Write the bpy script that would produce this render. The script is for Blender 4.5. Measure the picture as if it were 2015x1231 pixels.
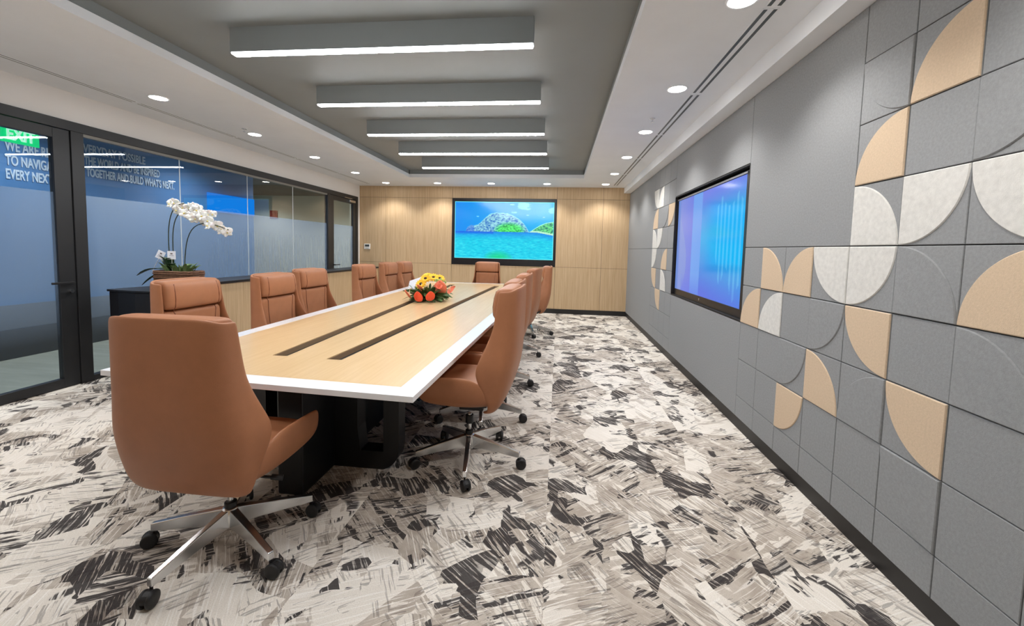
import bpy, bmesh, math, random
from math import sin, cos, pi, radians, copysign
from mathutils import Vector, Matrix
random.seed(7)
S = bpy.context.scene
for o in list(bpy.data.objects): bpy.data.objects.remove(o)

# ------------------------------------------------------------------ camera, world, exposure
EYE = 1.407
cam_d = bpy.data.cameras.new('camera'); cam = bpy.data.objects.new('camera', cam_d)
S.collection.objects.link(cam); S.camera = cam
F_PX, YAW, PITCH, ROLL, PPY = 814.4, .110614, .068916, .024710, -70.3
cam_d.sensor_width = 36; cam_d.lens = F_PX / 2015 * 36
cam_d.shift_y = PPY / 2015
cam_d.clip_start = .05; cam_d.clip_end = 100
cy, sy = cos(YAW), sin(YAW); cp, sp = cos(PITCH), sin(PITCH); cr, sr = cos(ROLL), sin(ROLL)
Rz = Matrix(((cy, sy, 0), (-sy, cy, 0), (0, 0, 1)))
Rx = Matrix(((1, 0, 0), (0, cp, -sp), (0, sp, cp)))
Ry = Matrix(((cr, 0, sr), (0, 1, 0), (-sr, 0, cr)))
RR = Ry @ Rx @ Rz
r_, f_, u_ = RR[0], RR[1], RR[2]
cam.matrix_world = Matrix(((r_[0], u_[0], -f_[0], 0), (r_[1], u_[1], -f_[1], 0), (r_[2], u_[2], -f_[2], EYE), (0, 0, 0, 1)))

w = bpy.data.worlds.new('world'); S.world = w; w.use_nodes = True
w.node_tree.nodes['Background'].inputs[0].default_value = (.5, .55, .6, 1)
w.node_tree.nodes['Background'].inputs[1].default_value = .15
S.view_settings.view_transform = 'Standard'; S.view_settings.look = 'None'
S.view_settings.gamma = 1; S.view_settings.use_curve_mapping = False
S.view_settings.exposure = 0.15

LED_STRENGTH = 46.0      # linear ceiling bars
SPOT_W = 44.0            # each recessed downlight
DISC_STRENGTH = 30.0
CORRIDOR_DISC = 30.0
CORRIDOR_W = 90.0

# ------------------------------------------------------------------ room numbers (metres)
XR, XL, YF, YB = 1.476, -4.576, 9.142, -1.6
ZC = 2.758

# ------------------------------------------------------------------ helpers
COL = S.collection
def tag(o, label=None, cat=None, group=None, kind=None):
    if label: o['label'] = label
    if cat: o['category'] = cat
    if group: o['group'] = group
    if kind: o['kind'] = kind
    return o
def obj(name, bm, mat, parent=None, smooth=False, bevel=0, sub=0, loc=None, solid=0):
    me = bpy.data.meshes.new(name)
    bmesh.ops.recalc_face_normals(bm, faces=bm.faces)
    if smooth:
        for f in bm.faces: f.smooth = True
    bm.to_mesh(me); bm.free()
    for m in (mat if isinstance(mat, (list, tuple)) else [mat]): me.materials.append(m)
    o = bpy.data.objects.new(name, me); COL.objects.link(o)
    if parent: o.parent = parent
    if loc: o.location = loc
    if solid:
        md = o.modifiers.new('solid', 'SOLIDIFY'); md.thickness = solid; md.offset = 0
    if bevel:
        md = o.modifiers.new('bevel', 'BEVEL'); md.width = bevel; md.segments = 2; md.limit_method = 'ANGLE'
    if sub:
        md = o.modifiers.new('sub', 'SUBSURF'); md.levels = sub; md.render_levels = sub
    return o
def thing(name, label, cat, loc=(0, 0, 0), rz=0, group=None):
    o = bpy.data.objects.new(name, None); COL.objects.link(o); o.empty_display_size = .1
    o.location = loc; o.rotation_euler = (0, 0, rz); tag(o, label, cat, group); return o
def struct(name, bm, mat, parent=None, **k):
    o = obj(name, bm, mat, parent, **k)
    if not parent: o['kind'] = 'structure'
    return o
def B(): return bmesh.new()
def box(bm, x0, x1, y0, y1, z0, z1, mi=0):
    x0, x1 = sorted((x0, x1)); y0, y1 = sorted((y0, y1)); z0, z1 = sorted((z0, z1))
    v = [bm.verts.new(p) for p in ((x0, y0, z0), (x1, y0, z0), (x1, y1, z0), (x0, y1, z0), (x0, y0, z1), (x1, y0, z1), (x1, y1, z1), (x0, y1, z1))]
    for q in ((0, 3, 2, 1), (4, 5, 6, 7), (0, 1, 5, 4), (1, 2, 6, 5), (2, 3, 7, 6), (3, 0, 4, 7)):
        f = bm.faces.new([v[i] for i in q]); f.material_index = mi
    return bm
def prism(bm, pts, z0, z1, mi=0, axis='z'):
    """polygon pts extruded along an axis; for axis x pts are (y,z), for y pts are (x,z)"""
    def P(p, h): return {'z': (p[0], p[1], h), 'x': (h, p[0], p[1]), 'y': (p[0], h, p[1])}[axis]
    a = [bm.verts.new(P(p, z0)) for p in pts]; b = [bm.verts.new(P(p, z1)) for p in pts]
    n = len(pts); fs = [bm.faces.new(a), bm.faces.new(b[::-1])]
    for i in range(n): fs.append(bm.faces.new((a[i], b[i], b[(i + 1) % n], a[(i + 1) % n])))
    for f in fs: f.material_index = mi
    return bm
def cyl(bm, c, r, h, n=24, r2=None, axis='z', mi=0):
    r2 = r if r2 is None else r2
    def P(a, rr, t):
        p = (rr * cos(a), rr * sin(a), t)
        if axis == 'x': p = (p[2], p[0], p[1])
        if axis == 'y': p = (p[0], p[2], p[1])
        return (c[0] + p[0], c[1] + p[1], c[2] + p[2])
    a = [bm.verts.new(P(2 * pi * i / n, r, 0)) for i in range(n)]; b = [bm.verts.new(P(2 * pi * i / n, r2, h)) for i in range(n)]
    bm.faces.new(a[::-1]).material_index = mi; bm.faces.new(b).material_index = mi
    for i in range(n): bm.faces.new((a[i], a[(i + 1) % n], b[(i + 1) % n], b[i])).material_index = mi
    return bm
def lathe(bm, prof, n=24, c=(0, 0, 0)):
    rows = [[bm.verts.new((c[0] + r * cos(2 * pi * i / n), c[1] + r * sin(2 * pi * i / n), c[2] + z)) for i in range(n)] for r, z in prof]
    for a, b in zip(rows, rows[1:]):
        for i in range(n): bm.faces.new((a[i], a[(i + 1) % n], b[(i + 1) % n], b[i]))
    bm.faces.new(rows[0][::-1]); bm.faces.new(rows[-1])
    return bm
def grid(bm, rows, closed=False, caps=False):
    V = [[bm.verts.new(p) for p in r] for r in rows]
    for a, b in zip(V, V[1:]):
        m = len(a)
        for i in range(m if closed else m - 1): bm.faces.new((a[i], a[(i + 1) % m], b[(i + 1) % m], b[i]))
    if caps: bm.faces.new(V[0][::-1]); bm.faces.new(V[-1])
    return bm
def tube(bm, pts, r, n=8):
    pts = [Vector(p) for p in pts]; rs = r if isinstance(r, (list, tuple)) else [r] * len(pts); rows = []
    for i, p in enumerate(pts):
        t = (pts[min(i + 1, len(pts) - 1)] - pts[max(i - 1, 0)]).normalized()
        a = t.orthogonal().normalized() if i == 0 else (a - t * a.dot(t)).normalized()
        b = t.cross(a); rows.append([p + (a * cos(2 * pi * k / n) + b * sin(2 * pi * k / n)) * rs[i] for k in range(n)])
    return grid(bm, rows, True, True)
def interp(t, xs, ys):
    if t <= xs[0]: return ys[0]
    for i in range(len(xs) - 1):
        if t <= xs[i + 1]:
            k = (t - xs[i]) / (xs[i + 1] - xs[i]); return ys[i] + (ys[i + 1] - ys[i]) * k
    return ys[-1]
def clone(o, parent=None):
    c = o.copy(); COL.objects.link(c)
    c.parent = parent
    for ch in list(o.children): clone(ch, c)
    return c

# ------------------------------------------------------------------ materials
def srgb(*c): return tuple((x / 255 / 12.92 if x / 255 <= .04045 else ((x / 255 + .055) / 1.055) ** 2.4) for x in c) + (1,)
def mat(name, col, rough=.5, metal=0, coat=0, spec=.5, noise=None, bump=0, bscale=200, emis=None, est=0):
    m = bpy.data.materials.new(name); m.use_nodes = True; nt = m.node_tree; p = nt.nodes['Principled BSDF']
    p.inputs['Base Color'].default_value = col; p.inputs['Roughness'].default_value = rough; p.inputs['Metallic'].default_value = metal
    p.inputs['Coat Weight'].default_value = coat; p.inputs['Specular IOR Level'].default_value = spec
    tc = nt.nodes.new('ShaderNodeTexCoord')
    if noise:
        sc, amt = noise[0], noise[1]
        mp = nt.nodes.new('ShaderNodeMapping'); mp.inputs['Scale'].default_value = sc if isinstance(sc, tuple) else (sc,) * 3
        n = nt.nodes.new('ShaderNodeTexNoise'); n.inputs['Scale'].default_value = 1; n.inputs['Detail'].default_value = noise[2] if len(noise) > 2 else 4
        n.inputs['Roughness'].default_value = .6
        r = nt.nodes.new('ShaderNodeValToRGB')
        r.color_ramp.elements[0].position = .3; r.color_ramp.elements[1].position = .7
        r.color_ramp.elements[0].color = tuple(c * (1 - amt) for c in col[:3]) + (1,)
        r.color_ramp.elements[1].color = tuple(min(1, c * (1 + amt)) for c in col[:3]) + (1,)
        nt.links.new(tc.outputs['Object'], mp.inputs[0]); nt.links.new(mp.outputs[0], n.inputs[0])
        nt.links.new(n.outputs[0], r.inputs[0]); nt.links.new(r.outputs[0], p.inputs['Base Color'])
    if bump:
        n2 = nt.nodes.new('ShaderNodeTexNoise'); n2.inputs['Scale'].default_value = bscale; n2.inputs['Detail'].default_value = 3
        b = nt.nodes.new('ShaderNodeBump'); b.inputs['Strength'].default_value = bump; b.inputs['Distance'].default_value = .002
        nt.links.new(tc.outputs['Object'], n2.inputs[0]); nt.links.new(n2.outputs[0], b.inputs['Height']); nt.links.new(b.outputs[0], p.inputs['Normal'])
    if emis:
        p.inputs['Emission Color'].default_value = emis; p.inputs['Emission Strength'].default_value = est
    return m
def emitter(name, col, st):
    m = bpy.data.materials.new(name); m.use_nodes = True; nt = m.node_tree; nt.nodes.clear()
    e = nt.nodes.new('ShaderNodeEmission'); e.inputs[0].default_value = col; e.inputs[1].default_value = st
    o = nt.nodes.new('ShaderNodeOutputMaterial'); nt.links.new(e.outputs[0], o.inputs[0]); return m
M = {}
M['soffit'] = mat('white ceiling paint', srgb(234, 238, 243), .75, noise=(3, .02))
M['tray'] = mat('grey ceiling paint', srgb(134, 139, 140), .55, noise=(2, .03), bump=.1, bscale=300)
M['white'] = mat('white wall paint', srgb(232, 230, 228), .7)
M['felt'] = mat('grey felt', srgb(146, 148, 150), .95, spec=.15, noise=(90, .10, 6), bump=.4, bscale=350)
M['felt_beige'] = mat('beige felt', srgb(208, 186, 160), .95, spec=.15, noise=(110, .07, 6), bump=.4, bscale=350)
M['felt_white'] = mat('mottled white felt', srgb(213, 212, 208), .95, spec=.15, noise=(45, .09, 6), bump=.4, bscale=350)
M['groove'] = mat('dark groove backing', srgb(44, 44, 46), .9)
M['black'] = mat('black lacquer', srgb(20, 20, 24), .42)
M['base_black'] = mat('black skirting', srgb(28, 26, 26), .5)
M['frame'] = mat('dark anodised frame', srgb(46, 47, 49), .42, metal=.3)
M['tv_frame'] = mat('screen bezel', srgb(18, 20, 26), .3)
M['chrome'] = mat('polished aluminium', (.78, .79, .80, 1), .24, metal=1)
M['plastic'] = mat('black plastic', srgb(26, 26, 28), .5)
M['leather'] = mat('tan leather', srgb(166, 110, 76), .48, spec=.4, noise=(14, .05), bump=.25, bscale=420)
M['white_top'] = mat('white solid surface', srgb(240, 240, 242), .25, coat=.3)
M['trough'] = mat('brown trough lining', srgb(150, 124, 96), .6)
M['chip'] = mat('thermostat white', srgb(235, 235, 232), .4)
M['lcd'] = mat('lcd grey', srgb(70, 74, 72), .3)
M['corr_floor'] = mat('corridor grey carpet', srgb(140, 146, 138), .9, noise=((1.5, 8, 1), .12))
M['blue'] = mat('blue painted wall', srgb(72, 122, 180), .6)
M['blue_reflection'] = emitter('glowing blue reflection', srgb(20, 130, 240), .95)  # glow imitating the front screen mirrored in the glass
M['dark_base'] = mat('dark plinth', srgb(52, 54, 56), .7)
M['letters'] = mat('pale blue lettering', srgb(190, 208, 232), .6)
M['corr_wall'] = mat('corridor white wall', srgb(205, 205, 190), .8)
M['corr_ceil'] = mat('corridor dark ceiling', srgb(70, 74, 74), .8, noise=(1.2, .3))
M['green'] = mat('exit green', srgb(0, 190, 110), .4, emis=srgb(0, 215, 130), est=.9)
M['exit_white'] = mat('exit lettering', srgb(230, 255, 240), .4, emis=srgb(190, 255, 225), est=.8)
M['red'] = mat('alarm red', srgb(140, 50, 40), .5)
M['petal'] = mat('white petal', srgb(245, 243, 240), .55); M['petal'].node_tree.nodes['Principled BSDF'].inputs['Subsurface Weight'].default_value = .15
M['lip'] = mat('orchid lip', srgb(225, 205, 120), .5)
M['stem'] = mat('dark stem', srgb(48, 60, 44), .6)
M['leaf'] = mat('dark green leaf', srgb(38, 62, 40), .4, noise=(20, .2))
M['moss'] = mat('pale green foliage', srgb(112, 138, 88), .7, noise=(30, .25))
M['leaf2'] = mat('bouquet leaf', srgb(84, 110, 64), .5, noise=(25, .25))
M['yellow'] = mat('yellow petal', srgb(250, 190, 10), .5)
M['coral'] = mat('coral spathe', srgb(240, 84, 50), .3)
M['rose'] = mat('salmon petal', srgb(240, 130, 100), .5)
M['seed'] = mat('flower centre', srgb(66, 38, 18), .8)
M['lime'] = mat('pale green bloom', srgb(176, 196, 108), .6)
M['spadix'] = mat('cream spadix', srgb(250, 225, 190), .5)
M['paper'] = mat('white card', srgb(238, 240, 250), .6)
M['ink'] = mat('grey print', srgb(120, 110, 115), .6)
M['led'] = emitter('linear led diffuser', (.95, .975, 1, 1), LED_STRENGTH)
M['disc'] = emitter('downlight diffuser', (1, .94, .86, 1), DISC_STRENGTH)
M['disc2'] = emitter('corridor light diffuser', (1, .97, .93, 1), CORRIDOR_DISC)

def wood(name, light, dark, scale, rough, coat=0):
    m = bpy.data.materials.new(name); m.use_nodes = True; nt = m.node_tree; p = nt.nodes['Principled BSDF']; L = nt.links.new
    p.inputs['Roughness'].default_value = rough; p.inputs['Coat Weight'].default_value = coat; p.inputs['Coat Roughness'].default_value = .2
    tc = nt.nodes.new('ShaderNodeTexCoord'); mp = nt.nodes.new('ShaderNodeMapping'); mp.inputs['Scale'].default_value = scale
    n = nt.nodes.new('ShaderNodeTexNoise'); n.inputs['Scale'].default_value = 1; n.inputs['Detail'].default_value = 5; n.inputs['Roughness'].default_value = .65
    r = nt.nodes.new('ShaderNodeValToRGB'); e = r.color_ramp.elements
    e[0].position = .3; e[0].color = dark; e[1].position = .68; e[1].color = light
    L(tc.outputs['Object'], mp.inputs[0]); L(mp.outputs[0], n.inputs[0]); L(n.outputs[0], r.inputs[0]); L(r.outputs[0], p.inputs['Base Color'])
    return m
M['oak_wall'] = wood('vertical oak laminate', srgb(206, 180, 144), srgb(180, 151, 114), (75, 75, 1.6), .5)
M['oak_table'] = wood('table oak veneer', srgb(220, 188, 142), srgb(210, 175, 126), (45, 2.2, 45), .34, .45)

def carpet():
    m = bpy.data.materials.new('patterned carpet'); m.use_nodes = True; nt = m.node_tree; p = nt.nodes['Principled BSDF']; L = nt.links.new
    N = nt.nodes.new
    p.inputs['Roughness'].default_value = .95; p.inputs['Specular IOR Level'].default_value = .1
    tc = N('ShaderNodeTexCoord'); P0 = tc.outputs['Object']
    # one metre modules laid side by side: the drawing jumps at every joint
    ad = N('ShaderNodeVectorMath'); ad.operation = 'ADD'; L(P0, ad.inputs[0]); ad.inputs[1].default_value = (20.02, 20.35, 0)
    fl = N('ShaderNodeVectorMath'); fl.operation = 'FLOOR'; L(ad.outputs[0], fl.inputs[0])
    ma = N('ShaderNodeVectorMath'); ma.operation = 'MULTIPLY_ADD'; L(fl.outputs[0], ma.inputs[0]); ma.inputs[1].default_value = (3.37, .0, 0); L(P0, ma.inputs[2])
    P = ma.outputs[0]
    def noise(vec, sc, det=3, rough=.55):
        n = N('ShaderNodeTexNoise'); n.inputs['Scale'].default_value = sc; n.inputs['Detail'].default_value = det; n.inputs['Roughness'].default_value = rough
        L(vec, n.inputs['Vector']); return n
    def mth(op, a, b=None, c=None):
        n = N('ShaderNodeMath'); n.operation = op
        for i, v in enumerate((a, b, c)):
            if v is None: continue
            if isinstance(v, (int, float)): n.inputs[i].default_value = v
            else: L(v, n.inputs[i])
        return n.outputs[0]
    def step(v, lo, hi):
        n = N('ShaderNodeMapRange'); n.interpolation_type = 'SMOOTHSTEP'; L(v, n.inputs[0]); n.inputs[1].default_value = lo; n.inputs[2].default_value = hi
        return n.outputs[0]
    def mix(f, a, b):
        n = N('ShaderNodeMix'); n.data_type = 'RGBA'; L(f, n.inputs['Factor']) if not isinstance(f, (int, float)) else setattr(n.inputs['Factor'], 'default_value', f)
        for s, v in ((n.inputs[6], a), (n.inputs[7], b)):
            if isinstance(v, tuple): s.default_value = v
            else: L(v, s)
        return n.outputs[2]
    def vadd(a, b):
        n = N('ShaderNodeVectorMath'); n.operation = 'ADD'; L(a, n.inputs[0])
        if isinstance(b, tuple): n.inputs[1].default_value = b
        else: L(b, n.inputs[1])
        return n.outputs[0]
    def warp(vec, sc, amp):
        wn = noise(vec, sc, 1); wv = N('ShaderNodeVectorMath'); wv.operation = 'MULTIPLY_ADD'
        L(wn.outputs['Color'], wv.inputs[0]); wv.inputs[1].default_value = (amp * 2, amp * 2, 0); wv.inputs[2].default_value = (-amp, -amp, 0)
        return vadd(vec, wv.outputs[0])
    Pc = warp(P, 2.2, .10)          # gentle bend of shard edges
    Ps = warp(P, 1.1, .09)          # slight bend of strokes
    def cells(sc, off, vec, dist='EUCLIDEAN'):
        v = N('ShaderNodeTexVoronoi'); v.distance = dist; v.inputs['Scale'].default_value = sc; v.inputs['Randomness'].default_value = 1
        L(vadd(vec, off), v.inputs['Vector']); sx = N('ShaderNodeSeparateColor'); L(v.outputs['Color'], sx.inputs[0]); return sx.outputs
    c1 = cells(5.2, (3.1, 1.7, 0), Pc, 'MANHATTAN'); c2 = cells(2.7, (8.3, 4.4, 0), Pc, 'EUCLIDEAN'); c3 = cells(8.5, (1.3, 7.4, 0), P, 'MANHATTAN')
    def strokes(sel, jit, sx_, sy_, t0, t1, det=3, seed=0.0):
        """parallel brush scratches: direction is one of two diagonals chosen by the shard, with a little spread"""
        a = mth('MULTIPLY_ADD', mth('GREATER_THAN', sel, .42), 1.45, -.55)
        a = mth('ADD', a, mth('MULTIPLY_ADD', jit, .5, -.25))
        vr = N('ShaderNodeVectorRotate'); vr.rotation_type = 'Z_AXIS'; L(Ps, vr.inputs['Vector']); L(a, vr.inputs['Angle'])
        mp = N('ShaderNodeMapping'); mp.inputs['Scale'].default_value = (sx_, sy_, 1); mp.inputs['Location'].default_value = (seed, seed * 1.7, 0); L(vr.outputs[0], mp.inputs[0])
        return step(noise(mp.outputs[0], 1, det, .62).outputs[0], t0, t1)
    thin = strokes(c1[0], c1[1], 4.0, 75, .535, .575, 3, 0)
    thin2 = strokes(c2[0], c2[1], 3.0, 110, .55, .59, 3, 5)
    band = strokes(c1[0], c1[1], 3.2, 20, .50, .54, 4, 11)
    band2 = strokes(c2[1], c2[2], 2.4, 13, .52, .55, 4, 23)
    grain = noise(P, 240, 2).outputs[0]; mott = noise(P, 9, 4).outputs[0]
    taupe = mix(step(mott, .35, .65), srgb(172, 160, 148), srgb(194, 184, 172))
    cream = srgb(230, 223, 213); white = srgb(246, 242, 236); ink = srgb(44, 41, 44); brown = srgb(104, 95, 90)
    col = mix(mth('GREATER_THAN', c2[2], .50), taupe, cream)                    # large pale / taupe areas
    col = mix(mth('MULTIPLY', mth('GREATER_THAN', c1[2], .45), mth('MULTIPLY', band, .85)), col, cream)
    col = mix(mth('MULTIPLY', mth('LESS_THAN', c1[1], .45), mth('MULTIPLY', band2, .7)), col, taupe)
    col = mix(mth('MULTIPLY', thin2, mth('MULTIPLY_ADD', c2[1], .5, .3)), col, white)
    col = mix(mth('MULTIPLY', mth('MULTIPLY', thin, mth('GREATER_THAN', c3[0], .5)), .5), col, brown)
    fine3 = strokes(c3[1], c3[0], 5.0, 60, .54, .58, 3, 47)
    col = mix(mth('MULTIPLY', mth('MULTIPLY', fine3, mth('LESS_THAN', c3[1], .25)), .45), col, ink)
    # black: some shards, broken by scratches
    shard = mth('MULTIPLY', mth('LESS_THAN', c1[2], .30), mth('GREATER_THAN', noise(P, 1.9, 2).outputs[0], .47))
    blk = mth('MULTIPLY', shard, mth('MAXIMUM', band, mth('GREATER_THAN', c1[0], .45)))
    shard2 = mth('MULTIPLY', mth('LESS_THAN', c3[2], .16), mth('GREATER_THAN', c2[0], .4))
    blk2 = mth('MULTIPLY', mth('LESS_THAN', c2[2], .24), strokes(c2[0], c2[1], 2.6, 20, .545, .565, 4, 31))
    blk = mth('MAXIMUM', mth('MAXIMUM', blk, mth('MULTIPLY', shard2, band)), blk2)
    # broken arcs
    va = N('ShaderNodeTexVoronoi'); va.inputs['Scale'].default_value = 1.9; L(vadd(P, (2.2, 6.1, 0)), va.inputs['Vector'])
    ring = mth('MULTIPLY', step(va.outputs['Distance'], .25, .27), mth('SUBTRACT', 1, step(va.outputs['Distance'], .33, .36)))
    ring = mth('MULTIPLY', mth('MULTIPLY', ring, mth('GREATER_THAN', noise(P, 3.1, 1).outputs[0], .54)), mth('MAXIMUM', band, mth('GREATER_THAN', c3[1], .5)))
    blk = mth('MAXIMUM', blk, ring)
    blk = mth('MULTIPLY', blk, mth('SUBTRACT', 1, mth('MULTIPLY', thin, .92)))
    col = mix(mth('MINIMUM', mth('MULTIPLY', blk, .94), 1), col, ink)
    # carpet plank joints
    col = mix(mth('MULTIPLY', step(grain, .42, .64), .16), col, srgb(120, 112, 106))
    L(col, p.inputs['Base Color'])
    b = N('ShaderNodeBump'); b.inputs['Strength'].default_value = .35; b.inputs['Distance'].default_value = .004
    L(grain, b.inputs['Height']); L(b.outputs[0], p.inputs['Normal'])
    return m
M['carpet'] = carpet()

def glass_mat():
    m = bpy.data.materials.new('clear glass'); m.use_nodes = True; nt = m.node_tree; nt.nodes.clear(); L = nt.links.new; N = nt.nodes.new
    t = N('ShaderNodeBsdfTransparent'); t.inputs[0].default_value = (.86, .9, .9, 1); g = N('ShaderNodeBsdfGlossy'); g.inputs['Roughness'].default_value = .0
    fr = N('ShaderNodeFresnel'); fr.inputs[0].default_value = 1.5
    ge = N('ShaderNodeNewGeometry'); inv = N('ShaderNodeMath'); inv.operation = 'SUBTRACT'; inv.inputs[0].default_value = 1; L(ge.outputs['Backfacing'], inv.inputs[1])
    fm = N('ShaderNodeMath'); fm.operation = 'MULTIPLY'; fm.use_clamp = True; L(fr.outputs[0], fm.inputs[0]); L(inv.outputs[0], fm.inputs[1])   # both faces of the sheet counted once
    f2 = N('ShaderNodeMath'); f2.operation = 'MULTIPLY'; f2.use_clamp = True; L(fm.outputs[0], f2.inputs[0]); f2.inputs[1].default_value = 1.6
    mx = N('ShaderNodeMixShader'); L(f2.outputs[0], mx.inputs[0]); L(t.outputs[0], mx.inputs[1]); L(g.outputs[0], mx.inputs[2])
    o = N('ShaderNodeOutputMaterial'); L(mx.outputs[0], o.inputs[0]); return m
M['glass'] = glass_mat()
def film_mat():
    """glass under a matte film: no mirror image, half see-through, fading and thread-like towards the floor"""
    m = bpy.data.materials.new('frosted glass'); m.use_nodes = True; nt = m.node_tree; nt.nodes.clear(); L = nt.links.new; N = nt.nodes.new
    tc = N('ShaderNodeTexCoord'); sx = N('ShaderNodeSeparateXYZ'); L(tc.outputs['Object'], sx.inputs[0])
    def ns(sc):
        mp = N('ShaderNodeMapping'); mp.inputs['Scale'].default_value = sc; L(tc.outputs['Object'], mp.inputs[0])
        n = N('ShaderNodeTexNoise'); n.inputs['Scale'].default_value = 1; n.inputs['Detail'].default_value = 1; L(mp.outputs[0], n.inputs[0]); return n.outputs[0]
    def mr(v, a, b, c, d):
        r = N('ShaderNodeMapRange'); L(v, r.inputs[0]); r.inputs[1].default_value = a; r.inputs[2].default_value = b; r.inputs[3].default_value = c; r.inputs[4].default_value = d; return r.outputs[0]
    def mu(op, a, b):
        n = N('ShaderNodeMath'); n.operation = op
        for i, v in enumerate((a, b)):
            if isinstance(v, (int, float)): n.inputs[i].default_value = v
            else: L(v, n.inputs[i])
        return n.outputs[0]
    fade = mr(sx.outputs[2], .42, .95, 0, 1)
    band = mu('MULTIPLY', mu('MULTIPLY', mr(sx.outputs[2], .5, .8, 0, 1), mr(sx.outputs[2], 1.15, 1.6, 1, 0)), mr(sx.outputs[1], 4.9, 6.0, 0.04, 1))
    th = mu('MULTIPLY', mr(ns((1, 70, 1.6)), .57, .61, 0, 1), band)      # clear threads
    th2 = mu('MULTIPLY', mr(ns((7, 90, 1.1)), .60, .64, 0, 1), band)     # denser threads
    op_ = mu('SUBTRACT', mu('MULTIPLY', fade, .34), mu('MULTIPLY', th, .22)); op_ = mu('ADD', op_, mu('MULTIPLY', th2, .2)); op_ = mu('MAXIMUM', op_, .02)
    t = N('ShaderNodeBsdfTransparent'); t.inputs[0].default_value = (.92, .94, .94, 1); d = N('ShaderNodeBsdfDiffuse'); d.inputs[0].default_value = srgb(120, 140, 165)
    tr = N('ShaderNodeBsdfTranslucent'); tr.inputs[0].default_value = srgb(215, 225, 235)
    dm = N('ShaderNodeMixShader'); dm.inputs[0].default_value = .6; L(d.outputs[0], dm.inputs[1]); L(tr.outputs[0], dm.inputs[2])
    mx = N('ShaderNodeMixShader'); L(op_, mx.inputs[0]); L(t.outputs[0], mx.inputs[1]); L(dm.outputs[0], mx.inputs[2])
    o = N('ShaderNodeOutputMaterial'); L(mx.outputs[0], o.inputs[0]); return m
M['film'] = film_mat()

# ------------------------------------------------------------------ setting: floor, ceiling, walls
struct('floor', box(B(), XL - .06, XR + .1, YB, YF + .1, -.05, 0), M['carpet'])
TX0, TX1, TY1, TY0, TZF, TZ = -2.965, .424, 7.975, -1.0, 2.822, 2.9
bm = B()   # white soffit ring around the tray with its fascia lip
box(bm, XL - .06, TX0, YB, YF + .1, ZC, TZF); box(bm, TX1, XR + .1, YB, YF + .1, ZC, TZF)
box(bm, TX0, TX1, TY1, YF + .1, ZC, TZF); box(bm, TX0, TX1, YB, TY0, ZC, TZF)
ceil = struct('ceiling', bm, M['soffit'])
bm = B(); box(bm, XL - .1, XR + .1, YB - .1, YF + .2, TZ, TZ + .1)
box(bm, TX0 - .03, TX0 - .01, TY0, TY1, TZF, TZ); box(bm, TX1 + .01, TX1 + .03, TY0, TY1, TZF, TZ); box(bm, TX0, TX1, TY1 + .01, TY1 + .03, TZF, TZ)
obj('tray_panel', bm, M['tray'], ceil)
struct('trim_1', box(B(), 1.345, XR + .1, YB, YF, 2.64, ZC), M['soffit'])

# far wall, oak panels with thin reveals
bm = B(); box(bm, XL - .06, XR + .1, YF + .012, YF + .1, 0, ZC + .2, 1)
g = .0025
SCR = (-2.40, -.07, 1.027, 2.502)
def wpanel(x0, x1, z0, z1): box(bm, x0 + g, x1 - g, YF, YF + .02, z0 + g, z1 - g, 0)
xs = [XL - .05, -3.955, SCR[0], SCR[1], .92, XR + .02]
zs = [.1, 1.027, 2.502, ZC + .03]
for i in range(5):
    for j in range(3):
        if i == 2 and j == 1: continue
        wpanel(xs[i], xs[i + 1], zs[j], zs[j + 1])
struct('wall_far', bm, [M['oak_wall'], M['groove']])
struct('baseboard_far', box(B(), XL, XR + .02, YF - .012, YF + .02, 0, .1), M['base_black'])
struct('wall_back', box(B(), XL - .1, XR + .1, YB - .1, YB, 0, ZC + .1), M['oak_wall'])

# right wall: felt tiles 0.3 m with raised quarter-circle inlays
A0, Z0, T = 3.499, 1.462, .3
ZB, ZT = .09, 2.64
bm = B(); box(bm, XR + .014, XR + .03, YB, YF + .05, ZB, ZC, 1)
# opening for the recessed screen is cut by leaving the slab out there
bm.free(); bm = B()
RY0, RY1, RZ0, RZ1 = 3.505, 5.60, .868, 2.118
for (a, b, c, d) in ((YB, RY0, ZB, ZC), (RY1, YF + .05, ZB, ZC), (RY0, RY1, ZB, RZ0), (RY0, RY1, RZ1, ZC)): box(bm, XR + .013, XR + .03, a, b, c, d, 1)
box(bm, XR + .10, XR + .13, YB, YF + .05, 0, ZC, 1)
def tile(y0, y1, z0, z1, gp=.0022):
    y0, y1 = sorted((y0, y1)); y0 += gp; y1 -= gp; z0 += gp; z1 -= gp; e = .0022
    a = [bm.verts.new(p) for p in ((XR + .013, y0, z0), (XR + .013, y1, z0), (XR + .013, y1, z1), (XR + .013, y0, z1))]
    m_ = [bm.verts.new(p) for p in ((XR + .004, y0, z0), (XR + .004, y1, z0), (XR + .004, y1, z1), (XR + .004, y0, z1))]
    f_ = [bm.verts.new(p) for p in ((XR + .002, y0 + e, z0 + e), (XR + .002, y1 - e, z0 + e), (XR + .002, y1 - e, z1 - e), (XR + .002, y0 + e, z1 - e))]
    for p, q in ((a, m_), (m_, f_)):
        for i in range(4): bm.faces.new((p[i], p[(i + 1) % 4], q[(i + 1) % 4], q[i]))
    bm.faces.new(f_)
zl = [ZB] + [Z0 + T * j for j in range(-4, 4)] + [ZT]
K = 16
for k in range(K):
    ya, yb = A0 - T * k, A0 - T * (k + 1)
    for z0, z1 in zip(zl, zl[1:]):
        if k < 4 and z0 > Z0 - .01: continue
        tile(yb, ya, z0, z1)
tile(A0 - 4 * T, A0, Z0, ZT)
tile(A0, 5.6, RZ1, ZT); tile(A0, 5.6, ZB, RZ0)
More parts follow.
